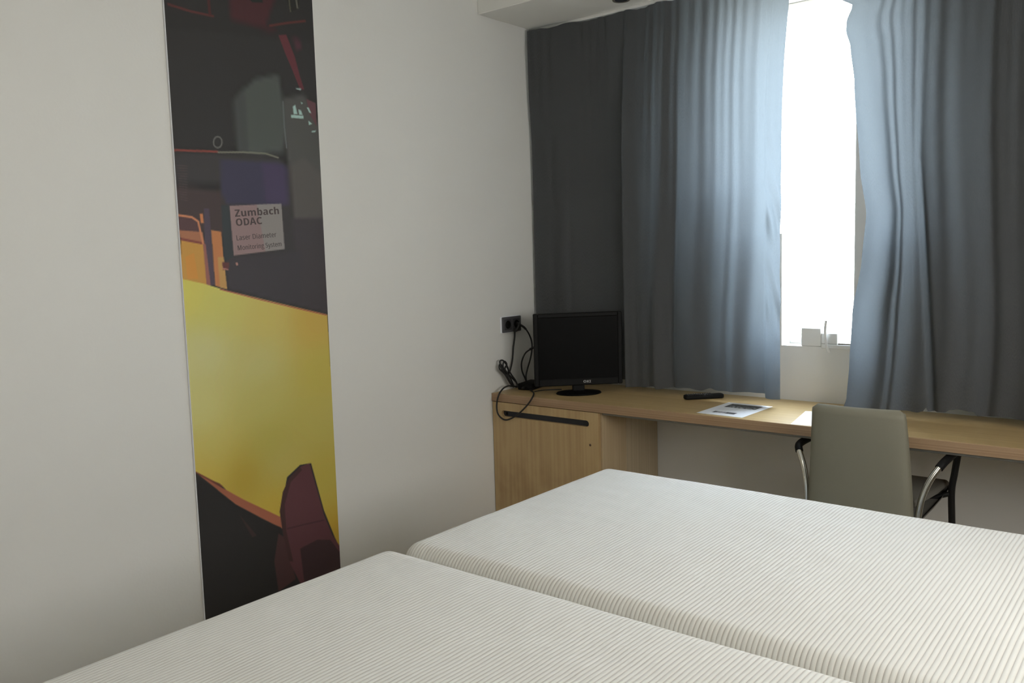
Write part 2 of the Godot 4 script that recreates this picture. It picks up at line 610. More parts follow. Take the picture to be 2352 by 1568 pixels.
func print_image() -> Image:
	var im := Image.create(640, 2500, false, Image.FORMAT_RGBA8)
	im.fill(ink(46, 45, 45))
	poly(im, [0, 350, 657, 291, 642, 694, 1, 767], ink(48, 47, 47))
	poly(im, [259, 181, 479, 135, 445, 198, 414, 276, 315, 281, 260, 280], ink(64, 42, 44))
	poly(im, [315, 281, 440, 271, 469, 279, 432, 298], ink(58, 42, 43))
	poly(im, [534, 290, 571, 297, 579, 332, 546, 348], ink(68, 48, 54))
	poly(im, [350, 477, 458, 446, 475, 559, 474, 658, 458, 745, 358, 752, 282, 755, 254, 749, 251, 662, 250, 568], ink(70, 74, 72))
	poly(im, [250, 568, 298, 515, 301, 753, 254, 749], ink(64, 67, 66))
	poly(im, [477, 534, 578, 505, 652, 642, 647, 850, 645, 1096, 638, 1345, 504, 1319, 489, 959, 484, 790, 471, 708], ink(72, 72, 70))
	poly(im, [484, 790, 562, 752, 645, 815, 641, 1096, 497, 1095], ink(78, 76, 74))
	poly(im, [471, 993, 656, 990, 640, 1384, 502, 1345, 441, 1315], ink(62, 59, 61))
	poly(im, [1, 775, 172, 763, 358, 756, 437, 763, 476, 791, 481, 959, 502, 1345, 173, 1259, 164, 997, 173, 871, 1, 879], ink(58, 56, 57))
	poly(im, [0, 887, 183, 902, 178, 1060, 0, 1045], ink(64, 56, 56))
	poly(im, [181, 787, 436, 780, 476, 794, 474, 942, 194, 949, 176, 903], ink(58, 56, 72))
	poly(im, [356, 782, 476, 794, 474, 942, 365, 937], ink(64, 58, 78))
	poly(im, [172, 1139, 517, 1121, 502, 1345, 321, 1300, 176, 1258], ink(60, 58, 61))
	soften(im, 4)
	stroke(im, [13, 273, 103, 281, 189, 280], 9, ink(76, 46, 45))
	stroke(im, [172, 214, 175, 277], 12, ink(66, 42, 42))
	stroke(im, [430, 270, 512, 245, 601, 221], 9, ink(80, 47, 46))
	poly(im, [322, 176, 399, 160, 405, 190, 358, 198], ink(36, 40, 38))
	poly(im, [509, 137, 582, 122, 570, 182, 531, 199], ink(40, 40, 38))
	stroke(im, [527, 145, 531, 199], 6, ink(78, 76, 64))
	stroke(im, [560, 138, 566, 179], 8, ink(88, 86, 78))
	poly(im, [468, 298, 505, 289, 541, 368, 561, 440, 579, 488, 558, 491, 525, 420, 494, 359], ink(84, 48, 52))
	stroke(im, [472, 546, 472, 633, 478, 724], 5, ink(92, 94, 98))
	poly(im, [586, 523, 632, 534, 631, 627, 599, 582], ink(86, 62, 66))
	poly(im, [518, 560, 531, 552, 539, 588, 520, 590], ink(136, 160, 156))
	poly(im, [544, 569, 557, 570, 564, 587, 547, 589], ink(136, 160, 156))
	poly(im, [507, 593, 568, 590, 568, 602, 507, 605], ink(136, 160, 156))
	poly(im, [586, 556, 596, 555, 608, 578, 597, 575], ink(136, 160, 156))
	poly(im, [591, 607, 610, 618, 592, 625], ink(136, 160, 156))
	poly(im, [606, 646, 628, 642, 621, 650, 603, 651], ink(136, 160, 156))
	poly(im, [537, 487, 565, 486, 560, 494, 539, 491], ink(136, 160, 156))
	poly(im, [557, 538, 569, 541, 561, 547], ink(136, 160, 156))
	stroke(im, [-4, 766, 172, 759], 8, ink(112, 62, 56))
	stroke(im, [172, 761, 282, 753, 378, 751, 437, 763], 6, ink(104, 104, 92))
	stroke(im, [6, 818, 47, 817], 2.5, ink(76, 66, 66))
	stroke(im, [6, 827, 46, 826], 2.5, ink(76, 66, 66))
	stroke(im, [7, 836, 46, 835], 2.5, ink(76, 66, 66))
	stroke(im, [7, 845, 45, 845], 2.5, ink(76, 66, 66))
	stroke(im, [8, 853, 44, 854], 2.5, ink(76, 66, 66))
	stroke(im, [8, 862, 44, 864], 2.5, ink(76, 66, 66))
	stroke(im, [9, 871, 43, 873], 2.5, ink(76, 66, 66))
	stroke(im, [9, 880, 42, 883], 2.5, ink(76, 66, 66))
	stroke(im, [9, 889, 42, 892], 2.5, ink(76, 66, 66))
	stroke(im, [10, 898, 41, 901], 2.5, ink(76, 66, 66))
	stroke(im, [10, 907, 40, 911], 2.5, ink(76, 66, 66))
	stroke(im, [11, 916, 40, 920], 2.5, ink(76, 66, 66))
	stroke(im, [11, 925, 39, 930], 2.5, ink(76, 66, 66))
	stroke(im, [12, 934, 38, 939], 2.5, ink(76, 66, 66))
	stroke(im, [192, 724, 189, 734], 5, ink(96, 96, 92))
	stroke(im, [189, 734, 182, 742], 5, ink(96, 96, 92))
	stroke(im, [182, 742, 173, 745], 5, ink(96, 96, 92))
	stroke(im, [173, 745, 164, 743], 5, ink(96, 96, 92))
	stroke(im, [164, 743, 158, 737], 5, ink(96, 96, 92))
	stroke(im, [158, 737, 157, 727], 5, ink(96, 96, 92))
	stroke(im, [157, 727, 160, 716], 5, ink(96, 96, 92))
	stroke(im, [160, 716, 167, 708], 5, ink(96, 96, 92))
	stroke(im, [167, 708, 176, 705], 5, ink(96, 96, 92))
	stroke(im, [176, 705, 185, 707], 5, ink(96, 96, 92))
	stroke(im, [185, 707, 191, 714], 5, ink(96, 96, 92))
	stroke(im, [191, 714, 192, 724], 5, ink(96, 96, 92))
	poly(im, [-1, 1042, 90, 1048, 95, 1091, 2, 1072], ink(140, 96, 74))
	poly(im, [2, 1072, 95, 1091, 99, 1240, -2, 1215], ink(164, 124, 66))
	poly(im, [15, 1136, 50, 1122, 61, 1215, 18, 1213], ink(172, 122, 62))
	poly(im, [2, 1068, 96, 1086, 95, 1094, 1, 1077], ink(112, 66, 60))
	poly(im, [-1, 992, 68, 999, 94, 1060, 90, 1048, -1, 1042], ink(78, 60, 62))
	stroke(im, [-1, 990, 51, 996, 75, 1011, 81, 1045, 89, 1091], 8, ink(168, 112, 84))
	stroke(im, [89, 986, 91, 1014], 13, ink(160, 104, 72))
	poly(im, [101, 964, 122, 964, 127, 1241, 99, 1240, 95, 1091], ink(72, 64, 74))
	poly(im, [89, 1091, 99, 1091, 109, 1240, 92, 1239], ink(124, 84, 78))
	poly(im, [125, 1041, 166, 1047, 169, 1155, 176, 1258, 127, 1243], ink(158, 106, 72))
	poly(im, [145, 1139, 170, 1139, 176, 1258, 146, 1250], ink(158, 124, 80))
	poly(im, [173, 950, 205, 952, 210, 1140, 171, 1155], ink(54, 58, 60))
	poly(im, [207, 952, 439, 938, 443, 1114, 212, 1135], ink(122, 104, 104))
	poly(im, [326, 944, 439, 938, 443, 1114, 353, 1122], ink(118, 114, 112))
	poly(im, [162, 1158, 191, 1159, 189, 1181, 163, 1187], ink(88, 58, 56))
	stroke(im, [164, 1181, 185, 1186], 5, ink(150, 104, 96))
	stroke(im, [222, 1163, 225, 1169], 9, ink(150, 112, 104))
	# the hot slab: colours between a few measured spots, cut to its outline
	var small := Image.create(80, 312, false, Image.FORMAT_RGBA8)
	var knots := [15, 1259, 176, 168, 84, 133, 1313, 168, 164, 92, 315, 1391, 170, 156, 88, 563, 1402, 166, 140, 72, 68, 1466, 168, 166, 122, 286, 1522, 162, 158, 106, 583, 1609, 160, 148, 74, 35, 1684, 172, 168, 112, 293, 1708, 160, 154, 90, 582, 1807, 158, 148, 80, 60, 1833, 166, 158, 92, 323, 1850, 150, 142, 72, 198, 1961, 150, 128, 52, 358, 1944, 156, 146, 84, 577, 2062, 154, 140, 66, 37, 1909, 172, 150, 70, 326, 2111, 164, 142, 60, 631, 2300, 160, 132, 52]
	for y in small.get_height():
		for x in small.get_width():
			var sum := Vector3.ZERO
			var total := 0.0
			for k in range(0, knots.size(), 5):
				var d := Vector2(x * 8 - knots[k], y * 8 - knots[k + 1]).length_squared()
				var w := 1.0 / pow(d + 9000.0, 1.8)
				sum += Vector3(knots[k + 2], knots[k + 3], knots[k + 4]) * w
				total += w
			sum /= total
			small.set_pixel(x, y, ink(int(sum.x), int(sum.y), int(sum.z)))
	small.resize(640, 2500, Image.INTERPOLATE_CUBIC)
	var slab := Image.create(640, 2500, false, Image.FORMAT_RGBA8)
	slab.fill(Color(0, 0, 0, 0))
	poly(slab, [-5, 1212, 85, 1234, 172, 1261, 321, 1301, 481, 1343, 638, 1384, 641, 1817, 647, 2384, 618, 2324, 568, 2194, 515, 1983, 460, 1979, 394, 2015, 349, 2170, 265, 2124, 120, 2004, 95, 1974, -9, 1906], Color.WHITE)
	im.blit_rect_mask(small, slab, Rect2i(0, 0, 640, 2500), Vector2i.ZERO)
	stroke(im, [146, 1256, 321, 1305, 481, 1347, 633, 1386], 4, ink(136, 72, 66))
	poly(im, [0, 1910, 94, 1984, 191, 2057, 353, 2167, 360, 2217, 263, 2147, 153, 2065, 84, 1995], ink(134, 84, 66))
	stroke(im, [0, 1910, 103, 1985], 5, ink(96, 58, 50))
	poly(im, [-1, 1919, 84, 1998, 153, 2068, 263, 2151, 352, 2209, 372, 2354, 407, 2465, 680, 2467, 645, 3038, -36, 2912], ink(42, 41, 41))
	poly(im, [338, 2229, 368, 2255, 409, 2438, 323, 2464, 311, 2336], ink(66, 48, 49))
	poly(im, [508, 1982, 460, 1986, 405, 2019, 370, 2069, 350, 2144, 359, 2234, 382, 2357, 429, 2463, 679, 2485, 652, 2385, 605, 2308, 567, 2212], ink(80, 52, 56))
	poly(im, [460, 1986, 405, 2019, 370, 2069, 350, 2144, 359, 2234, 382, 2357, 401, 2363, 376, 2230, 375, 2123, 410, 2039, 468, 2002], ink(62, 46, 46))
	stroke(im, [381, 2222, 466, 2227, 566, 2235], 5, ink(62, 44, 48))
	poly(im, [438, 2320, 527, 2308, 594, 2327, 650, 2410, 644, 2513, 450, 2469], ink(56, 43, 46))
	poly(im, [165, 2105, 212, 2172, 239, 2210, 219, 2213], ink(56, 46, 46))
	im.resize(320, 1250, Image.INTERPOLATE_LANCZOS)
	var soft: Image = im.duplicate()
	soft.resize(160, 625, Image.INTERPOLATE_BILINEAR)
	soft.resize(320, 1250, Image.INTERPOLATE_CUBIC)
	soft.fill_rect(Rect2i(0, 0, 0, 0), Color.BLACK)
	return soft

func make_poster() -> void:
	var t := thing("wall_print", "tall narrow photographic print of a glowing yellow slab and dark machinery on the white wall", "print", Vector3(0, 0.1, 1.882))
	# the board behind the print, with a thin white edge
	obj("backing_board", box(Vector3(0.0, 0, -0.317), Vector3(0.009, 2.5, 0.317), 0.0012), plain_white, t)
	var m := mat("printed_sheet", Color.WHITE, 0.45)
	m.metallic_specular = 0.3
	m.albedo_texture = ImageTexture.create_from_image(print_image())
	m.texture_repeat = false
	var st := begin()
	var pts := [Vector3(0.0098, 0.001, 0.315), Vector3(0.0098, 0.001, -0.3165), Vector3(0.0098, 2.499, -0.3165), Vector3(0.0098, 2.499, 0.315)]
	var uvs := [Vector2(0, 1), Vector2(1, 1), Vector2(1, 0), Vector2(0, 0)]
	for k in [0, 2, 1, 0, 3, 2]:
		st.set_uv(uvs[k])
		st.add_vertex(pts[k])
	for e in 4:   # the sheet's own thickness
		var a: Vector3 = pts[e]
		var b: Vector3 = pts[(e + 1) % 4]
		var back := Vector3(-0.0009, 0, 0)
		for q in [a, b, b + back, a, b + back, a + back]:
			st.set_uv(Vector2(0.02, 0.02))
			st.add_vertex(q)
	obj("printed_sheet", done(st), m, t)
	# the lettering on the machine's plate
	var bold := SystemFont.new()
	bold.font_names = PackedStringArray(["Droid Sans"])
	bold.font_weight = 700
	var thin := SystemFont.new()
	thin.font_names = PackedStringArray(["Droid Sans"])
	var inks := mat("plate_lettering", ink(62, 54, 54), 0.6)
	var inks2 := mat("plate_lettering_pale", ink(58, 52, 54), 0.6)
	# text, y, z of its start, slope in degrees, width, height of a capital
	for d in [["Zumbach", 1.6076, 1.9715, 4.08, 0.195, 0.0262, bold, inks], ["ODAC", 1.5739, 1.9689, 4.3, 0.1133, 0.0262, bold, inks], ["Laser Diameter", 1.5208, 1.9706, 4.2, 0.1762, 0.0185, thin, inks2], ["Monitoring System", 1.4841, 1.9681, 4.0, 0.195, 0.0178, thin, inks2]]:
		lettering(t, d[0], d[6], d[7], Vector3(0.0101, d[1] - 0.1, d[2] - 1.882), Basis(Vector3.RIGHT, deg_to_rad(d[3])) * Basis(Vector3.UP, PI / 2), d[4], d[5])

func lettering(parent: Node3D, text: String, font: Font, m: Material, at: Vector3, basis: Basis, width: float, cap: float, part := "lettering") -> void:
	var tm := TextMesh.new()
	tm.text = text
	tm.font = font
	tm.font_size = 64
	tm.pixel_size = 0.01
	tm.depth = 0.02
	tm.curve_step = 1.5
	tm.horizontal_alignment = HORIZONTAL_ALIGNMENT_LEFT
	var box3 := tm.get_aabb()
	var capm := TextMesh.new()
	capm.text = "H"
	capm.font = font
	capm.font_size = 64
	capm.pixel_size = 0.01
	capm.depth = 0.02
	var cb := capm.get_aabb()
	var s := Vector3(width / maxf(box3.size.x, 0.01), cap / maxf(cb.size.y, 0.01), 0.02)
	var off := Vector3(-box3.position.x, -cb.position.y - (0.0), 0)
	var o := obj(part, tm, m, parent)
	# the text's own baseline: capitals of both meshes sit at the same height above it
	off.y = -base_line(tm, capm)
	o.transform = Transform3D(basis * Basis.from_scale(s), at) * Transform3D(Basis(), off)

func base_line(tm: TextMesh, capm: TextMesh) -> float:
	# where the letters stand: both meshes are centred on the same line box
	return capm.get_aabb().position.y

# ------------------------------------------------------------------ curtains
func edge_at(knots: Array, y: float) -> float:
	for k in knots.size() - 1:
		var a: Vector2 = knots[k]
		var b: Vector2 = knots[k + 1]
		if y >= b.y:
			return lerpf(a.x, b.x, smoothstep(0.0, 1.0, clampf((a.y - y) / (a.y - b.y), 0, 1)) * 0.5 + 0.5 * clampf((a.y - y) / (a.y - b.y), 0, 1))
	return knots[-1].x

# hem heights along x
const HEM_NEAR_TV := [0.03, 0.785, 0.562, 0.785, 0.578, 0.757, 0.672, 0.763, 0.75, 0.776, 0.762, 0.763, 0.84, 0.772, 0.932, 0.781, 0.988, 0.772, 1.032, 0.785, 1.065, 0.779, 1.172, 0.78, 1.302, 0.783, 1.312, 0.766, 1.4, 0.768]
const HEM_BEYOND := [1.62, 0.764, 1.66, 0.764, 1.878, 0.758, 1.933, 0.756, 1.961, 0.764, 1.97, 0.782, 1.979, 0.765, 2.042, 0.769, 2.056, 0.779, 2.082, 0.782, 2.138, 0.776, 2.146, 0.76, 2.171, 0.758, 2.221, 0.765, 2.255, 0.766, 2.31, 0.761, 2.5, 0.765, 2.62, 0.775, 2.9, 0.762, 3.5, 0.77]

func edge_at_height(k: Array, x: float) -> float:
	for i in range(0, k.size() - 2, 2):
		if x <= k[i + 2]:
			var t := clampf((x - k[i]) / (k[i + 2] - k[i]), 0.0, 1.0)
			return lerpf(k[i + 1], k[i + 3], t * t * (3.0 - 2.0 * t))
	return k[-1]

func fold(x: float, y: float, seed_: float) -> float:
	# broad soft folds that sharpen downwards, with small pleats at the heading
	var down := clampf((2.585 - y) / 1.8, 0.0, 1.0)
	var drift := 0.03 * sin(1.7 * y + seed_) + 0.012 * sin(4.1 * y + x * 3.0)
	var q := x + drift * down
	var a := sin(q * 27.0 + seed_ + 1.4 * sin(q * 6.1 + seed_))
	var b := sin(q * 55.0 + 2.0 * sin(q * 9.0) + seed_ * 2.0)
	var c := sin(q * 118.0 + 1.5 * sin(q * 17.0) + seed_)
	var crease := -pow(maxf(0.0, sin(q * 21.0 + seed_ * 3.1 + 0.8 * sin(q * 7.7))), 14.0)
	return (0.35 + 0.65 * down) * (0.016 * a + 0.005 * b) + (1.0 - down) * (1.0 - down) * 0.004 * c + 0.016 * crease * (0.3 + 0.7 * down)

func make_curtains() -> void:
	var track := thing("curtain_track", "white curtain track fixed under the dropped ceiling above both curtains", "track", Vector3(0, 2.605, 0.135))
	obj("rail", box(Vector3(0.005, -0.014, -0.012), Vector3(ROOM_X - 0.005, 0, 0.012), 0.002), window_white, track)
	# the curtain by the left wall
	var pts := []
	var uvs := []
	var nu := 340
	var nv := 90
	for j in nv + 1:
		var v := float(j) / nv
		for i in nu + 1:
			var u := float(i) / nu
			var x := lerpf(0.02, 1.383, u)
			var low := edge_at_height(HEM_NEAR_TV, x) + 0.008
			var y := lerpf(2.588 + 0.006 * sin(x * 31.0) * sin(x * 7.0) - 0.004, low, v)
			var left := 0.012 * smoothstep(2.2, 2.6, y) - 0.006 * smoothstep(2.3, 2.62, y) * (1.0 - smoothstep(0.0, 0.06, u))
			# the part behind the television hangs further back than the rest
			var out := smoothstep(0.562, 0.579, x) * (1.0 - 0.85 * smoothstep(1.9, 2.55, y))
			var zc := lerpf(0.168, 0.12, smoothstep(0.06, 0.38, x)) + 0.066 * out + 0.03 * smoothstep(1.9, 2.55, y)
			var z := zc + fold(x, y, 0.7) * (0.55 + 0.45 * smoothstep(0.55, 0.7, x))
			# the leading edge turns back towards the room, a little crumpled
			var edge := smoothstep(1.295, 1.312, x)
			z += 0.022 * edge * (0.7 + 0.3 * sin(y * 2.0 + 1.0))
			z += 0.008 * edge * sin(y * 23.0 + x * 90.0) * sin(y * 9.0) * smoothstep(0.9, 1.1, y) * (1.0 - smoothstep(1.7, 1.95, y))
			x += left + 0.008 * smoothstep(2.0, 2.6, y) * u + 0.003 * sin(y * 3.0) * u
			pts.append(Vector3(x, y, z))
			uvs.append(Vector2(x, y))
	var c1 := thing("curtain", "dark grey curtain hanging from the left wall to the bright window gap behind the television", "curtain", Vector3.ZERO, 0.0, "curtains")
	obj("drape", sheet(pts, uvs, nu, nv), curtain_cloth, c1)
	# the curtain on the other side of the gap
	var knots := [Vector2(1.612, 2.588), Vector2(1.612, 2.43), Vector2(1.656, 2.40), Vector2(1.634, 2.34), Vector2(1.634, 2.3), Vector2(1.654, 2.234), Vector2(1.675, 2.091), Vector2(1.705, 1.738), Vector2(1.731, 1.565), Vector2(1.715, 1.371), Vector2(1.681, 1.163), Vector2(1.672, 0.941), Vector2(1.663, 0.803), Vector2(1.647, 0.75)]
	pts = []
	uvs = []
	nu = 300
	nv = 140
	for j in nv + 1:
		var v := float(j) / nv
		for i in nu + 1:
			var u := float(i) / nu
			var x := lerpf(1.62, 3.44, u)
			var low := edge_at_height(HEM_BEYOND, x) + 0.012 * smoothstep(1.7, 1.9, x)
			var y := lerpf(2.588 + 0.004 * sin(x * 33.0) - 0.003, low, v)
			var z := 0.19 - 0.04 * smoothstep(1.9, 2.55, y) + fold(x, y, 2.3) * smoothstep(-0.1, 0.12, u)
			x += (edge_at(knots, y) - 1.62) * (1.0 - smoothstep(0.0, 0.2, u))
			# the crease that leans towards the hem
			var cx := 1.945 + 0.05 * clampf((1.5 - y) / 0.7, -0.4, 1.0)
			z -= 0.026 * exp(-pow((x - cx) / 0.011, 2.0)) * smoothstep(2.2, 1.0, y)
			z += 0.012 * smoothstep(cx - 0.16, cx - 0.02, x) * (1.0 - smoothstep(cx - 0.02, cx, x))
			pts.append(Vector3(x, y, z))
			uvs.append(Vector2(x, y))
	var c2 := thing("curtain", "dark grey curtain beyond the bright window gap, behind the chair, with a bulging leading edge", "curtain", Vector3.ZERO, 0.0, "curtains")
	obj("drape", sheet(pts, uvs, nu, nv), curtain_cloth, c2)

# ------------------------------------------------------------------ desk
func make_desk() -> void:
	var t := thing("desk", "long pale wooden desk top fixed along the window wall under the curtains", "desk")
	obj("desktop", box(Vector3(0.001, 0.7005, 0.001), Vector3(ROOM_X - 0.002, 0.74, 0.537), 0.0015), desk_top_wood, t)
	obj("edge_band", box(Vector3(0.001, 0.7, 0.5372), Vector3(ROOM_X - 0.002, 0.74, 0.5398), 0.001), desk_edge_wood, t)
	obj("under_rail", box(Vector3(0.66, 0.687, 0.46), Vector3(ROOM_X - 0.04, 0.7003, 0.522), 0.002), grey_metal, t)
	obj("end_panel", box(Vector3(ROOM_X - 0.036, 0, 0.02), Vector3(ROOM_X - 0.004, 0.7003, 0.52), 0.002, 1), side_wood, t)

func make_cabinet() -> void:
	var t := thing("cabinet", "low maple cabinet under the television, one door with a long dark slot", "cabinet")
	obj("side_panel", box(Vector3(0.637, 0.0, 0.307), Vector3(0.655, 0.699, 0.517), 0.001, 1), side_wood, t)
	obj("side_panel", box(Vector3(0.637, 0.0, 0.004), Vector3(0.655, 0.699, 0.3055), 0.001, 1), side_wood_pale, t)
	obj("side_panel", box(Vector3(0.003, 0.0, 0.004), Vector3(0.02, 0.699, 0.517), 0.001, 1), side_wood, t)
	obj("shelf_board", box(Vector3(0.0205, 0.06, 0.01), Vector3(0.6365, 0.078, 0.515), 0.001), side_wood, t)
	obj("back_board", box(Vector3(0.0205, 0.078, 0.006), Vector3(0.6365, 0.695, 0.014)), side_wood, t)
	obj("plinth", box(Vector3(0.0205, 0.0, 0.46), Vector3(0.6365, 0.0595, 0.475)), side_wood, t)
	# the door with its slot cut through
	var lo := Vector2(0.004, 0.064)
	var hi := Vector2(0.6465, 0.6965)
	var c := Vector2(0.3275, 0.6405)
	var hw := 0.2665
	var hh := 0.0152
	var z1 := 0.5365
	var z0 := 0.5185
	var st := begin()
	var V := func(x: float, y: float, z: float) -> Vector3: return Vector3(x, y, z)
	var F := Vector3(0, 0, 1)
	for r in [[lo.x, lo.y, hi.x, c.y - hh], [lo.x, c.y + hh, hi.x, hi.y], [lo.x, c.y - hh, c.x - hw, c.y + hh], [c.x + hw, c.y - hh, hi.x, c.y + hh]]:
		quad(st, Vector3(r[0], r[1], z1), Vector3(r[2], r[1], z1), Vector3(r[2], r[3], z1), Vector3(r[0], r[3], z1), F, 1)
	var slot := []
	for q in 4:
		var cx := c.x + (hw - hh) * (1 if q == 0 or q == 3 else -1)
		var corner := Vector3(c.x + hw * (1 if q == 0 or q == 3 else -1), c.y + hh * (1 if q < 2 else -1), z1)
		var last := Vector3.ZERO
		for k in 9:
			var a := PI / 2 * (q + k / 8.0)
			var p := Vector3(cx + hh * cos(a), c.y + hh * sin(a), z1)
			slot.append(p)
			if k:
				tri(st, corner, last, p, F, 1)
			last = p
	for k in slot.size():
		var a: Vector3 = slot[k]
		var b: Vector3 = slot[(k + 1) % slot.size()]
		if a.distance_to(b) > 1e-6:
			quad(st, a, b, b + Vector3(0, 0, z0 - z1), a + Vector3(0, 0, z0 - z1), Vector3(c.x, c.y, 0) - Vector3((a.x + b.x) / 2, (a.y + b.y) / 2, 0), 0)
	for e in [[Vector3(lo.x, lo.y, z0), Vector3(hi.x, lo.y, z0), Vector3(0, -1, 0)], [Vector3(lo.x, hi.y, z0), Vector3(hi.x, hi.y, z0), Vector3(0, 1, 0)], [Vector3(lo.x, lo.y, z0), Vector3(lo.x, hi.y, z0), Vector3(-1, 0, 0)], [Vector3(hi.x, lo.y, z0), Vector3(hi.x, hi.y, z0), Vector3(1, 0, 0)]]:
		var d := Vector3(0, 0, z1 - z0)
		quad(st, e[0], e[1], e[1] + d, e[0] + d, e[2], 1)
	var door := obj("door", done(st), door_wood, t)
	obj("slot_channel", box(Vector3(c.x - hw - 0.01, c.y - hh - 0.008, z0 - 0.006), Vector3(c.x + hw + 0.01, c.y + hh + 0.008, z0 - 0.0005)), dark_gap, door)
	var screw := lathe([Vector2(0.0, 0.002), Vector2(0.006, 0.002), Vector2(0.0075, 0.0)], 16)
	var so := obj("screw", screw, black_plastic, door)
	so.transform = Transform3D(Basis(Vector3.RIGHT, PI / 2), Vector3(0.083, 0.638, z0))
	var lk := obj("lock", lathe([Vector2(0.0, 0.0015), Vector2(0.005, 0.0015), Vector2(0.006, 0.0)], 16), mat("lock_brown", Color(0.32, 0.24, 0.18), 0.5), door)
	lk.transform = Transform3D(Basis(Vector3.RIGHT, PI / 2), Vector3(0.599, 0.541, z1))

# ------------------------------------------------------------------ television
func make_television() -> void:
	var t := thing("television", "small black flat television standing on the desk beside the wall socket", "television", Vector3(0.406, 0.74, 0.34), deg_to_rad(45.5))
	var w := 0.442
	var h := 0.362
	var y0 := 0.043
	var mid := Vector3(0, y0 + h / 2, 0)
	# bezel: four bars round the screen
	var st := begin()
	var b := 0.022
	var chin := 0.036
	add_box(st, Vector3(-w / 2, y0, -0.028), Vector3(-w / 2 + b, y0 + h, 0.003), 0.004)
	add_box(st, Vector3(w / 2 - b, y0, -0.028), Vector3(w / 2, y0 + h, 0.003), 0.004)
	add_box(st, Vector3(-w / 2 + b - 0.002, y0 + h - b, -0.028), Vector3(w / 2 - b + 0.002, y0 + h, 0.003), 0.004)
	add_box(st, Vector3(-w / 2 + b - 0.002, y0, -0.028), Vector3(w / 2 - b + 0.002, y0 + chin, 0.003), 0.004)
	var bezel := obj("bezel", done(st), black_plastic, t)
	obj("screen", box(Vector3(-w / 2 + b - 0.002, y0 + chin - 0.002, -0.02), Vector3(w / 2 - b + 0.002, y0 + h - b + 0.002, -0.001)), black_gloss, t)
	var back := extrude(rounded(w - 0.06, h - 0.05, 0.03), 0.03, 0.012)
	var bo := obj("back_cover", back, black_plastic, t)
	bo.position = mid + Vector3(0, 0, -0.036)
	var neck := obj("stand_neck", box(Vector3(-0.03, 0.012, -0.03), Vector3(0.03, 0.075, -0.008), 0.004), black_plastic, t)
	# the foot: a flat lozenge with a raised middle
	var foot := lathe([Vector2(0.0, 0.0), Vector2(0.122, 0.0), Vector2(0.125, 0.003), Vector2(0.118, 0.009), Vector2(0.04, 0.014), Vector2(0.0, 0.0145)], 40)
	var fo := obj("stand_foot", foot, black_gloss, t)
	fo.scale = Vector3(0.92, 1, 0.66)
	fo.position = Vector3(0, 0.0003, -0.012)
	var font := SystemFont.new()
	font.font_names = PackedStringArray(["Droid Sans"])
	font.font_weight = 700
	lettering(bezel, "OKI", font, mat("logo_silver", Color(0.62, 0.62, 0.62), 0.4), Vector3(0.022, y0 + 0.012, 0.0032), Basis(), 0.038, 0.0125, "logo")

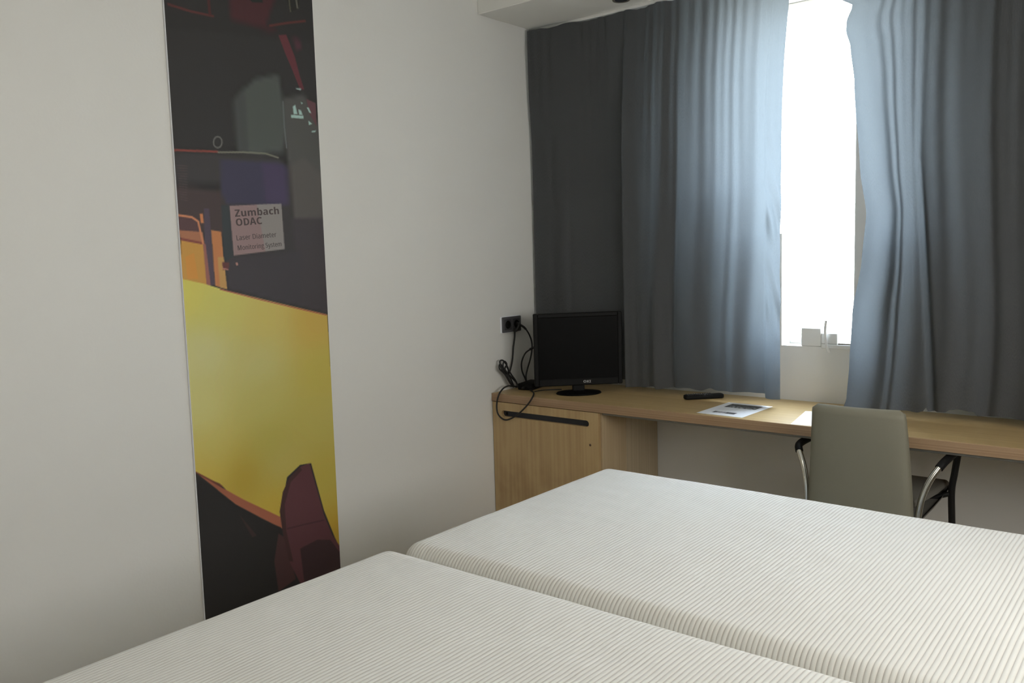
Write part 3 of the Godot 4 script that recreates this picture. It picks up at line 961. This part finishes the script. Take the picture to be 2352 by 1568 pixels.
# ------------------------------------------------------------------ socket and cables
func make_socket_and_cables() -> void:
	var t := thing("wall_socket", "dark grey double socket plate on the white wall above the desk corner", "socket", Vector3(0, 1.079, 0.373))
	var turn := Basis(Vector3.UP, PI / 2)
	var a := obj("back_frame", extrude(rounded(0.162, 0.086, 0.006), 0.006, 0.0015), plain_white, t)
	a.transform = Transform3D(turn, Vector3(0.003, 0, 0.002))
	var p := obj("face_plate", extrude(rounded(0.153, 0.08, 0.005), 0.006, 0.0015), mat("socket_grey", Color(0.34, 0.34, 0.35), 0.45), t)
	p.transform = Transform3D(turn, Vector3(0.009, 0, -0.001))
	for k in 2:
		var zc := 0.034 - 0.07 * k
		var insert := obj("socket_insert", extrude(rounded(0.056, 0.056, 0.004), 0.003, 0.001), mat("insert_grey", Color(0.25, 0.25, 0.26), 0.45), t)
		insert.transform = Transform3D(turn, Vector3(0.0133, 0, zc))
		var well := obj("socket_well", lathe([Vector2(0.0, 0.0005), Vector2(0.017, 0.0005), Vector2(0.0195, 0.002), Vector2(0.021, 0.0)], 28), black_plastic, t)
		well.transform = Transform3D(Basis(Vector3.BACK, -PI / 2), Vector3(0.0149, 0, zc))
	var cable := mat("cable_rubber", Color(0.1, 0.1, 0.1), 0.55)
	# the mains cable: plug, drop and the tied bundle
	var c := thing("power_cable", "black power cable plugged into the wall socket, its spare length tied in a bundle", "cable")
	obj("plug", tube(smooth_path([Vector3(0.017, 1.079, 0.338), Vector3(0.03, 1.077, 0.338), Vector3(0.036, 1.068, 0.345), Vector3(0.03, 1.05, 0.356), Vector3(0.021, 1.044, 0.3605)]), 0.009, 10), cable, c)
	obj("cord", tube(smooth_path([Vector3(0.020, 1.047, 0.361), Vector3(0.014, 1.007, 0.356), Vector3(0.012, 0.951, 0.367), Vector3(0.012, 0.895, 0.376), Vector3(0.020, 0.853, 0.402), Vector3(0.030, 0.827, 0.434), Vector3(0.035, 0.850, 0.467), Vector3(0.030, 0.885, 0.498), Vector3(0.035, 0.864, 0.511), Vector3(0.040, 0.829, 0.474), Vector3(0.045, 0.779, 0.440), Vector3(0.050, 0.759, 0.418), Vector3(0.050, 0.808, 0.445), Vector3(0.040, 0.864, 0.486), Vector3(0.035, 0.896, 0.472), Vector3(0.040, 0.881, 0.458), Vector3(0.050, 0.858, 0.485), Vector3(0.050, 0.817, 0.444), Vector3(0.050, 0.784, 0.403), Vector3(0.060, 0.766, 0.398)]), 0.0042, 7), cable, c)
	obj("cord", tube(smooth_path([Vector3(0.03, 0.826, 0.43), Vector3(0.038, 0.868, 0.452), Vector3(0.036, 0.902, 0.482), Vector3(0.032, 0.898, 0.503), Vector3(0.04, 0.862, 0.498), Vector3(0.046, 0.815, 0.462), Vector3(0.05, 0.77, 0.43), Vector3(0.06, 0.757, 0.4), Vector3(0.056, 0.79, 0.41), Vector3(0.05, 0.83, 0.44), Vector3(0.046, 0.872, 0.468)]), 0.0042, 7), cable, c)
	var c2 := thing("antenna_cable", "black cable arching from the side of the wall socket down to the adapter", "cable")
	obj("connector", tube(smooth_path([Vector3(0.014, 1.076, 0.325), Vector3(0.018, 1.071, 0.312), Vector3(0.03, 1.060, 0.300), Vector3(0.036, 1.046, 0.287)]), 0.0062, 8), cable, c2)
	obj("cord", tube(smooth_path([Vector3(0.012, 1.072, 0.310), Vector3(0.030, 1.062, 0.300), Vector3(0.040, 1.031, 0.277), Vector3(0.040, 0.987, 0.249), Vector3(0.045, 0.947, 0.250), Vector3(0.050, 0.896, 0.270), Vector3(0.050, 0.842, 0.298), Vector3(0.050, 0.804, 0.314), Vector3(0.060, 0.774, 0.325)]), 0.0042, 7), cable, c2)
	var c3 := thing("video_cable", "black cable curving from the back of the television down to the adapter", "cable")
	obj("connector", tube(smooth_path([Vector3(0.118, 0.968, 0.262), Vector3(0.09, 0.955, 0.281), Vector3(0.072, 0.942, 0.304)]), 0.0062, 8), cable, c3)
	obj("cord", tube(smooth_path([Vector3(0.090, 0.953, 0.281), Vector3(0.075, 0.943, 0.303), Vector3(0.060, 0.922, 0.330), Vector3(0.050, 0.878, 0.348), Vector3(0.050, 0.832, 0.346), Vector3(0.055, 0.793, 0.329), Vector3(0.060, 0.769, 0.321)]), 0.0042, 7), cable, c3)
	var lp := tube(smooth_path([Vector3(0.050, 0.753, 0.361), Vector3(0.060, 0.763, 0.431), Vector3(0.070, 0.774, 0.485), Vector3(0.047, 0.761, 0.500), Vector3(0.059, 0.738, 0.550), Vector3(0.048, 0.689, 0.556), Vector3(0.052, 0.644, 0.556), Vector3(0.077, 0.620, 0.556), Vector3(0.108, 0.614, 0.556), Vector3(0.151, 0.630, 0.556), Vector3(0.199, 0.661, 0.556), Vector3(0.250, 0.707, 0.556), Vector3(0.276, 0.743, 0.553), Vector3(0.205, 0.744, 0.451), Vector3(0.145, 0.745, 0.398), Vector3(0.070, 0.754, 0.342)]), 0.0042, 7)
	tag(obj("looped_cable", lp, cable), "black cable drooping in a round loop over the desk edge in front of the cabinet", "cable")
	tag(obj("desk_cable", tube(smooth_path([Vector3(0.184, 0.744, 0.416), Vector3(0.192, 0.744, 0.364), Vector3(0.223, 0.744, 0.331), Vector3(0.264, 0.744, 0.293)]), 0.0026, 6), cable), "thin black cable lying on the desk towards the television foot", "cable")
	var ad := thing("adapter", "black power adapter lying on the desk against the wall behind the television", "adapter", Vector3(0.085, 0.7405, 0.315), deg_to_rad(12))
	obj("case", extrude(rounded(0.085, 0.034, 0.006), 0.15, 0.004), black_plastic, ad).position = Vector3(0, 0.017, 0)
	obj("strain_relief", tube(PackedVector3Array([Vector3(0, 0.017, 0.073), Vector3(0, 0.016, 0.09), Vector3(-0.004, 0.014, 0.105)]), 0.006, 8), cable, ad)

# ------------------------------------------------------------------ small things on the desk
func paper_image() -> Image:
	var im := Image.create(168, 240, false, Image.FORMAT_RGB8)
	im.fill(Color(0.94, 0.95, 0.97))
	var n := FastNoiseLite.new()
	n.seed = 6
	n.frequency = 0.06
	n.fractal_octaves = 3
	# a dark photograph in the upper half, then faint lines of text, then two dark blocks
	for y in range(22, 92):
		for x in range(26, 144):
			var v := n.get_noise_2d(x, y * 1.6)
			var g := 0.3 + 0.35 * v + (0.28 if y > 62 and v > 0.05 else 0.0)
			im.set_pixel(x, y, Color(g, g * 1.02, g * 1.04).clamp())
	for row in 6:
		for x in range(24, 144 - (row * 17) % 40):
			if fposmod(x * 0.37 + row * 0.71, 1.0) > 0.25:
				im.set_pixel(x, 108 + row * 9, Color(0.72, 0.73, 0.75))
				im.set_pixel(x, 109 + row * 9, Color(0.8, 0.81, 0.83))
	for y in range(176, 204):
		for x in range(38, 120):
			var v := n.get_noise_2d(x * 2.0, y * 2.0 + 90.0)
			var g := 0.62 + 0.25 * v
			if x < 50 or x > 84:
				g = 0.3 + 0.3 * v
			im.set_pixel(x, y, Color(g, g, g * 1.03).clamp())
	return im

func make_desk_things() -> void:
	var st := begin()
	# a sheet whose far corners lift a hair
	var printed := mat("printed_paper", Color.WHITE, 0.55)
	printed.albedo_texture = ImageTexture.create_from_image(paper_image())
	printed.texture_repeat = false
	var pm := paper_mesh()
	var p1 := obj("sheet_of_paper", pm, printed)
	p1.position = Vector3(1.2395, 0.7403, 0.3555)
	p1.rotation.y = deg_to_rad(-1.6)
	tag(p1, "white sheet of paper with a printed dark picture, lying on the desk beside the remote", "paper", "papers on the desk")
	var p2 := obj("sheet_of_paper", pm, plain_white)
	p2.position = Vector3(1.634, 0.7403, 0.3695)
	p2.rotation.y = deg_to_rad(9.5)
	tag(p2, "bright blank sheet of paper on the desk half hidden behind the chair back", "paper", "papers on the desk")
	# remote control
	var r := thing("remote_control", "black remote control lying on the desk in front of the curtain hem", "remote", Vector3(0.995, 0.7402, 0.165), deg_to_rad(47))
	var body := extrude(rounded(0.19, 0.046, 0.014), 0.02, 0.006)
	var bo := obj("body", body, black_plastic, r)
	bo.transform = Transform3D(Basis(Vector3.RIGHT, PI / 2), Vector3(0, 0.0105, 0))
	var key := box(Vector3(-0.004, 0, -0.003), Vector3(0.004, 0.004, 0.003), 0.0012)
	var key_mat := mat("remote_key", Color(0.2, 0.2, 0.21), 0.5)
	for i in 11:
		for j in 3:
			if i == 3 and j == 1:
				continue
			var o := obj("key", key, key_mat, r)
			o.position = Vector3(-0.08 + i * 0.0115, 0.0195, -0.013 + j * 0.013)

func paper_mesh() -> ArrayMesh:
	var st := SurfaceTool.new()
	st.begin(Mesh.PRIMITIVE_TRIANGLES)
	st.set_smooth_group(-1)
	var hx := 0.105
	var hz := 0.15
	var th := 0.0006
	var c := [Vector3(-hx, th, -hz), Vector3(hx, th, -hz), Vector3(hx, th, hz), Vector3(-hx, th, hz)]
	var uv := [Vector2(0, 0), Vector2(1, 0), Vector2(1, 1), Vector2(0, 1)]
	for k in [0, 1, 2, 0, 2, 3]:
		st.set_uv(uv[k])
		st.add_vertex(c[k])
	for e in 4:
		var a: Vector3 = c[e]
		var b: Vector3 = c[(e + 1) % 4]
		var d := Vector3(0, -th, 0)
		for q in [a, b + d, b, a, a + d, b + d]:
			st.set_uv(Vector2(0.01, 0.01))
			st.add_vertex(q)
	return done(st)

# ------------------------------------------------------------------ chair
func make_chair() -> void:
	# local axes: x across, y up, -z the way it faces (towards the desk); z = 0 at the back
	var t := thing("armchair", "grey beige upholstered chair with tubular chrome legs pushed in at the desk", "chair", Vector3(1.857, 0, 0.70))
	# backrest: a padded slab that bows a little and leans back
	var nv := 30
	var pts := []
	var uvs := []
	var rings := 40
	for j in nv + 1:
		var v := float(j) / nv
		var y := lerpf(0.40, 0.862, v)
		var half := lerpf(0.189, 0.161, pow(v, 1.2))
		var lean := -0.03 + 0.03 * v - 0.012 * sin(PI * v)
		var thick := lerpf(0.034, 0.024, v)
		var cap := clampf((v - 0.95) / 0.05, 0.0, 1.0)      # rounded top
		var round_ := sqrt(maxf(0.0, 1.0 - cap * cap))
		thick *= maxf(round_, 0.02)
		half -= 0.02 * (1.0 - round_)
		for k in rings + 1:
			var a := TAU * k / rings
			var ex := signf(cos(a)) * pow(absf(cos(a)), 0.28)
			var ez := signf(sin(a)) * pow(absf(sin(a)), 0.55)
			pts.append(Vector3(half * ex, y, lean + thick * ez - 0.018 * ex * ex))
			uvs.append(Vector2(float(k) / rings, v))
	obj("backrest", sheet(pts, uvs, rings, nv, false), leather, t)
	# seat: narrower at the back, its underside slopes up to the front
	var side := PackedVector2Array([Vector2(0.05, 0.4), Vector2(0.10, 0.41), Vector2(0.28, 0.45), Vector2(0.40, 0.474), Vector2(0.455, 0.48), Vector2(0.468, 0.49), Vector2(0.472, 0.503), Vector2(0.468, 0.517), Vector2(0.45, 0.526), Vector2(0.3, 0.522), Vector2(0.06, 0.516), Vector2(0.05, 0.514)])
	var seat := obj("seat", reshape(extrude(side, 0.43, 0.016), func(p: Vector3) -> Vector3: return Vector3(p.x, p.y, p.z * lerpf(0.8, 1.0, smoothstep(0.05, 0.4, p.x)))), seat_cloth, t)
	seat.transform = Transform3D(Basis(Vector3.UP, PI / 2), Vector3(0, 0, 0.0))
	# each side: a bent tube from the rear foot up to the arm, a black arm pad, a dark tube down to the front foot
	var dark := mat("shaded_tube", Color(0.16, 0.16, 0.16), 0.35, 0.5)  # shade below the desk is put into this tube colour
	for s in [-1, 1]:
		var rear := [Vector3(s * 0.215, 0.006, -0.02), Vector3(s * 0.203, 0.25, -0.052), Vector3(s * 0.197, 0.40, -0.062), Vector3(s * 0.198, 0.477, -0.068), Vector3(s * 0.206, 0.543, -0.08), Vector3(s * 0.226, 0.605, -0.10), Vector3(s * 0.254, 0.656, -0.125)]
		obj("rear_leg", tube(smooth_path(rear, 8), 0.0115, 14), chrome, t)
		var arm := [Vector3(s * 0.249, 0.647, -0.121), Vector3(s * 0.259, 0.6635, -0.14), Vector3(s * 0.263, 0.6695, -0.18), Vector3(s * 0.263, 0.6705, -0.27), Vector3(s * 0.259, 0.668, -0.36), Vector3(s * 0.256, 0.655, -0.389), Vector3(s * 0.2545, 0.64, -0.392)]
		obj("armrest", tube(smooth_path(arm, 8), 0.0145, 14), black_plastic, t)
		var front := [Vector3(s * 0.2545, 0.645, -0.392), Vector3(s * 0.245, 0.57, -0.388), Vector3(s * 0.237, 0.50, -0.386), Vector3(s * 0.24, 0.375, -0.39), Vector3(s * 0.246, 0.2, -0.395), Vector3(s * 0.25, 0.006, -0.405)]
		obj("front_leg", tube(smooth_path(front, 8), 0.0125, 14), dark, t)
		obj("stretcher", tube(smooth_path([Vector3(s * 0.237, 0.492, -0.386), Vector3(s * 0.20, 0.478, -0.378), Vector3(s * 0.165, 0.462, -0.37)], 4), 0.0095, 10), dark, t)
		for f in [Vector3(s * 0.215, 0.0, -0.02), Vector3(s * 0.25, 0.0, -0.405)]:
			obj("foot_cap", lathe([Vector2(0.0, 0.0), Vector2(0.014, 0.0), Vector2(0.015, 0.012), Vector2(0.012, 0.018)], 14), black_plastic, t).position = f

# ------------------------------------------------------------------ beds
func cover_mesh(lx: float, lz: float, top: float, drop: float, seed_: int) -> ArrayMesh:
	# a coverlet drawn over a mattress: flat on top, rounded at the edges, hanging down the sides
	var r := 0.052
	var n := FastNoiseLite.new()
	n.seed = seed_
	n.frequency = 2.2
	var xs := axis_steps(lx, r, drop)
	var zs := axis_steps(lz, r, drop)
	var pts := []
	var uvs := []
	for zz in zs:
		for xx in xs:
			var ix := lx / 2 - r
			var iz := lz / 2 - r
			var dx := maxf(absf(xx) - ix, 0.0)
			var dz := maxf(absf(zz) - iz, 0.0)
			var d := sqrt(dx * dx + dz * dz)
			var p := Vector3(clampf(xx, -ix, ix), top, clampf(zz, -iz, iz))
			if d > 0.0:
				var a := minf(d / r, PI / 2)
				var out := r * sin(a)
				var fall := r * (1.0 - cos(a)) + maxf(0.0, d - r * PI / 2)
				p.x += signf(xx) * out * dx / d
				p.z += signf(zz) * out * dz / d
				p.y -= minf(fall, drop)
				if fall > drop:
					p.y = top - drop
			var inner := clampf(1.0 - pow(absf(zz) / (lz / 2), 4.0), 0.0, 1.0) * clampf(1.0 - pow(absf(xx) / (lx / 2), 6.0), 0.0, 1.0)
			p.y += 0.008 * inner + 0.0035 * n.get_noise_2d(xx * 1.2, zz * 1.6) * clampf(inner * 2.0, 0.0, 1.0)
			pts.append(p)
			uvs.append(Vector2(xx, zz))
	return sheet(pts, uvs, xs.size() - 1, zs.size() - 1, false)

func axis_steps(l: float, r: float, drop: float) -> Array:
	var reach := l / 2 - r + r * PI / 2 + drop - r
	var inner := l / 2 - r
	var out := []
	for k in 7:
		out.append(-reach + (reach - inner - r * PI / 2) * k / 7.0)
	for k in 10:
		out.append(-inner - r * PI / 2 * (1.0 - k / 10.0))
	for k in 48:
		out.append(-inner + 2.0 * inner * k / 48.0)
	for k in 10:
		out.append(inner + r * PI / 2 * k / 10.0)
	for k in 8:
		out.append(inner + r * PI / 2 + (reach - inner - r * PI / 2) * k / 7.0)
	return out

func make_beds() -> void:
	# both beds stand with their heads to the right wall
	var lx := 2.0
	var lz := 1.06
	var spots := [[Vector3(2.092, 0, 1.7), "far single bed under a cream ribbed coverlet, beside the desk and chair", 3], [Vector3(2.074, 0, 2.772), "near single bed under a cream ribbed coverlet, closer to the viewer than the other", 9]]
	for s in spots:
		var t := thing("bed", s[1], "bed", s[0], 0.0, "twin beds")
		obj("coverlet", cover_mesh(lx, lz, 0.649, 0.37, s[2]), coverlet, t)
		obj("mattress", box(Vector3(-lx / 2 + 0.025, 0.33, -lz / 2 + 0.025), Vector3(lx / 2 - 0.025, 0.632, lz / 2 - 0.02), 0.06), plain_white, t)
		obj("base", box(Vector3(-lx / 2 + 0.03, 0.14, -lz / 2 + 0.03), Vector3(lx / 2 - 0.03, 0.3295, lz / 2 - 0.03), 0.01), seat_cloth, t)
		for k in 4:
			var leg := lathe([Vector2(0.0, 0.0), Vector2(0.022, 0.0), Vector2(0.028, 0.13), Vector2(0.03, 0.1398), Vector2(0.0, 0.1398)], 16)
			obj("leg", leg, grey_metal, t).position = Vector3((lx / 2 - 0.12) * (1 if k & 1 else -1), 0, (lz / 2 - 0.12) * (1 if k & 2 else -1))
	var hb := thing("headboard", "maple headboard panel fixed to the wall behind both beds", "headboard", Vector3(ROOM_X - 0.06, 0, 2.2))
	obj("panel", box(Vector3(0.0, 0.3, -1.15), Vector3(0.058, 1.0, 1.15), 0.004), door_wood, hb)
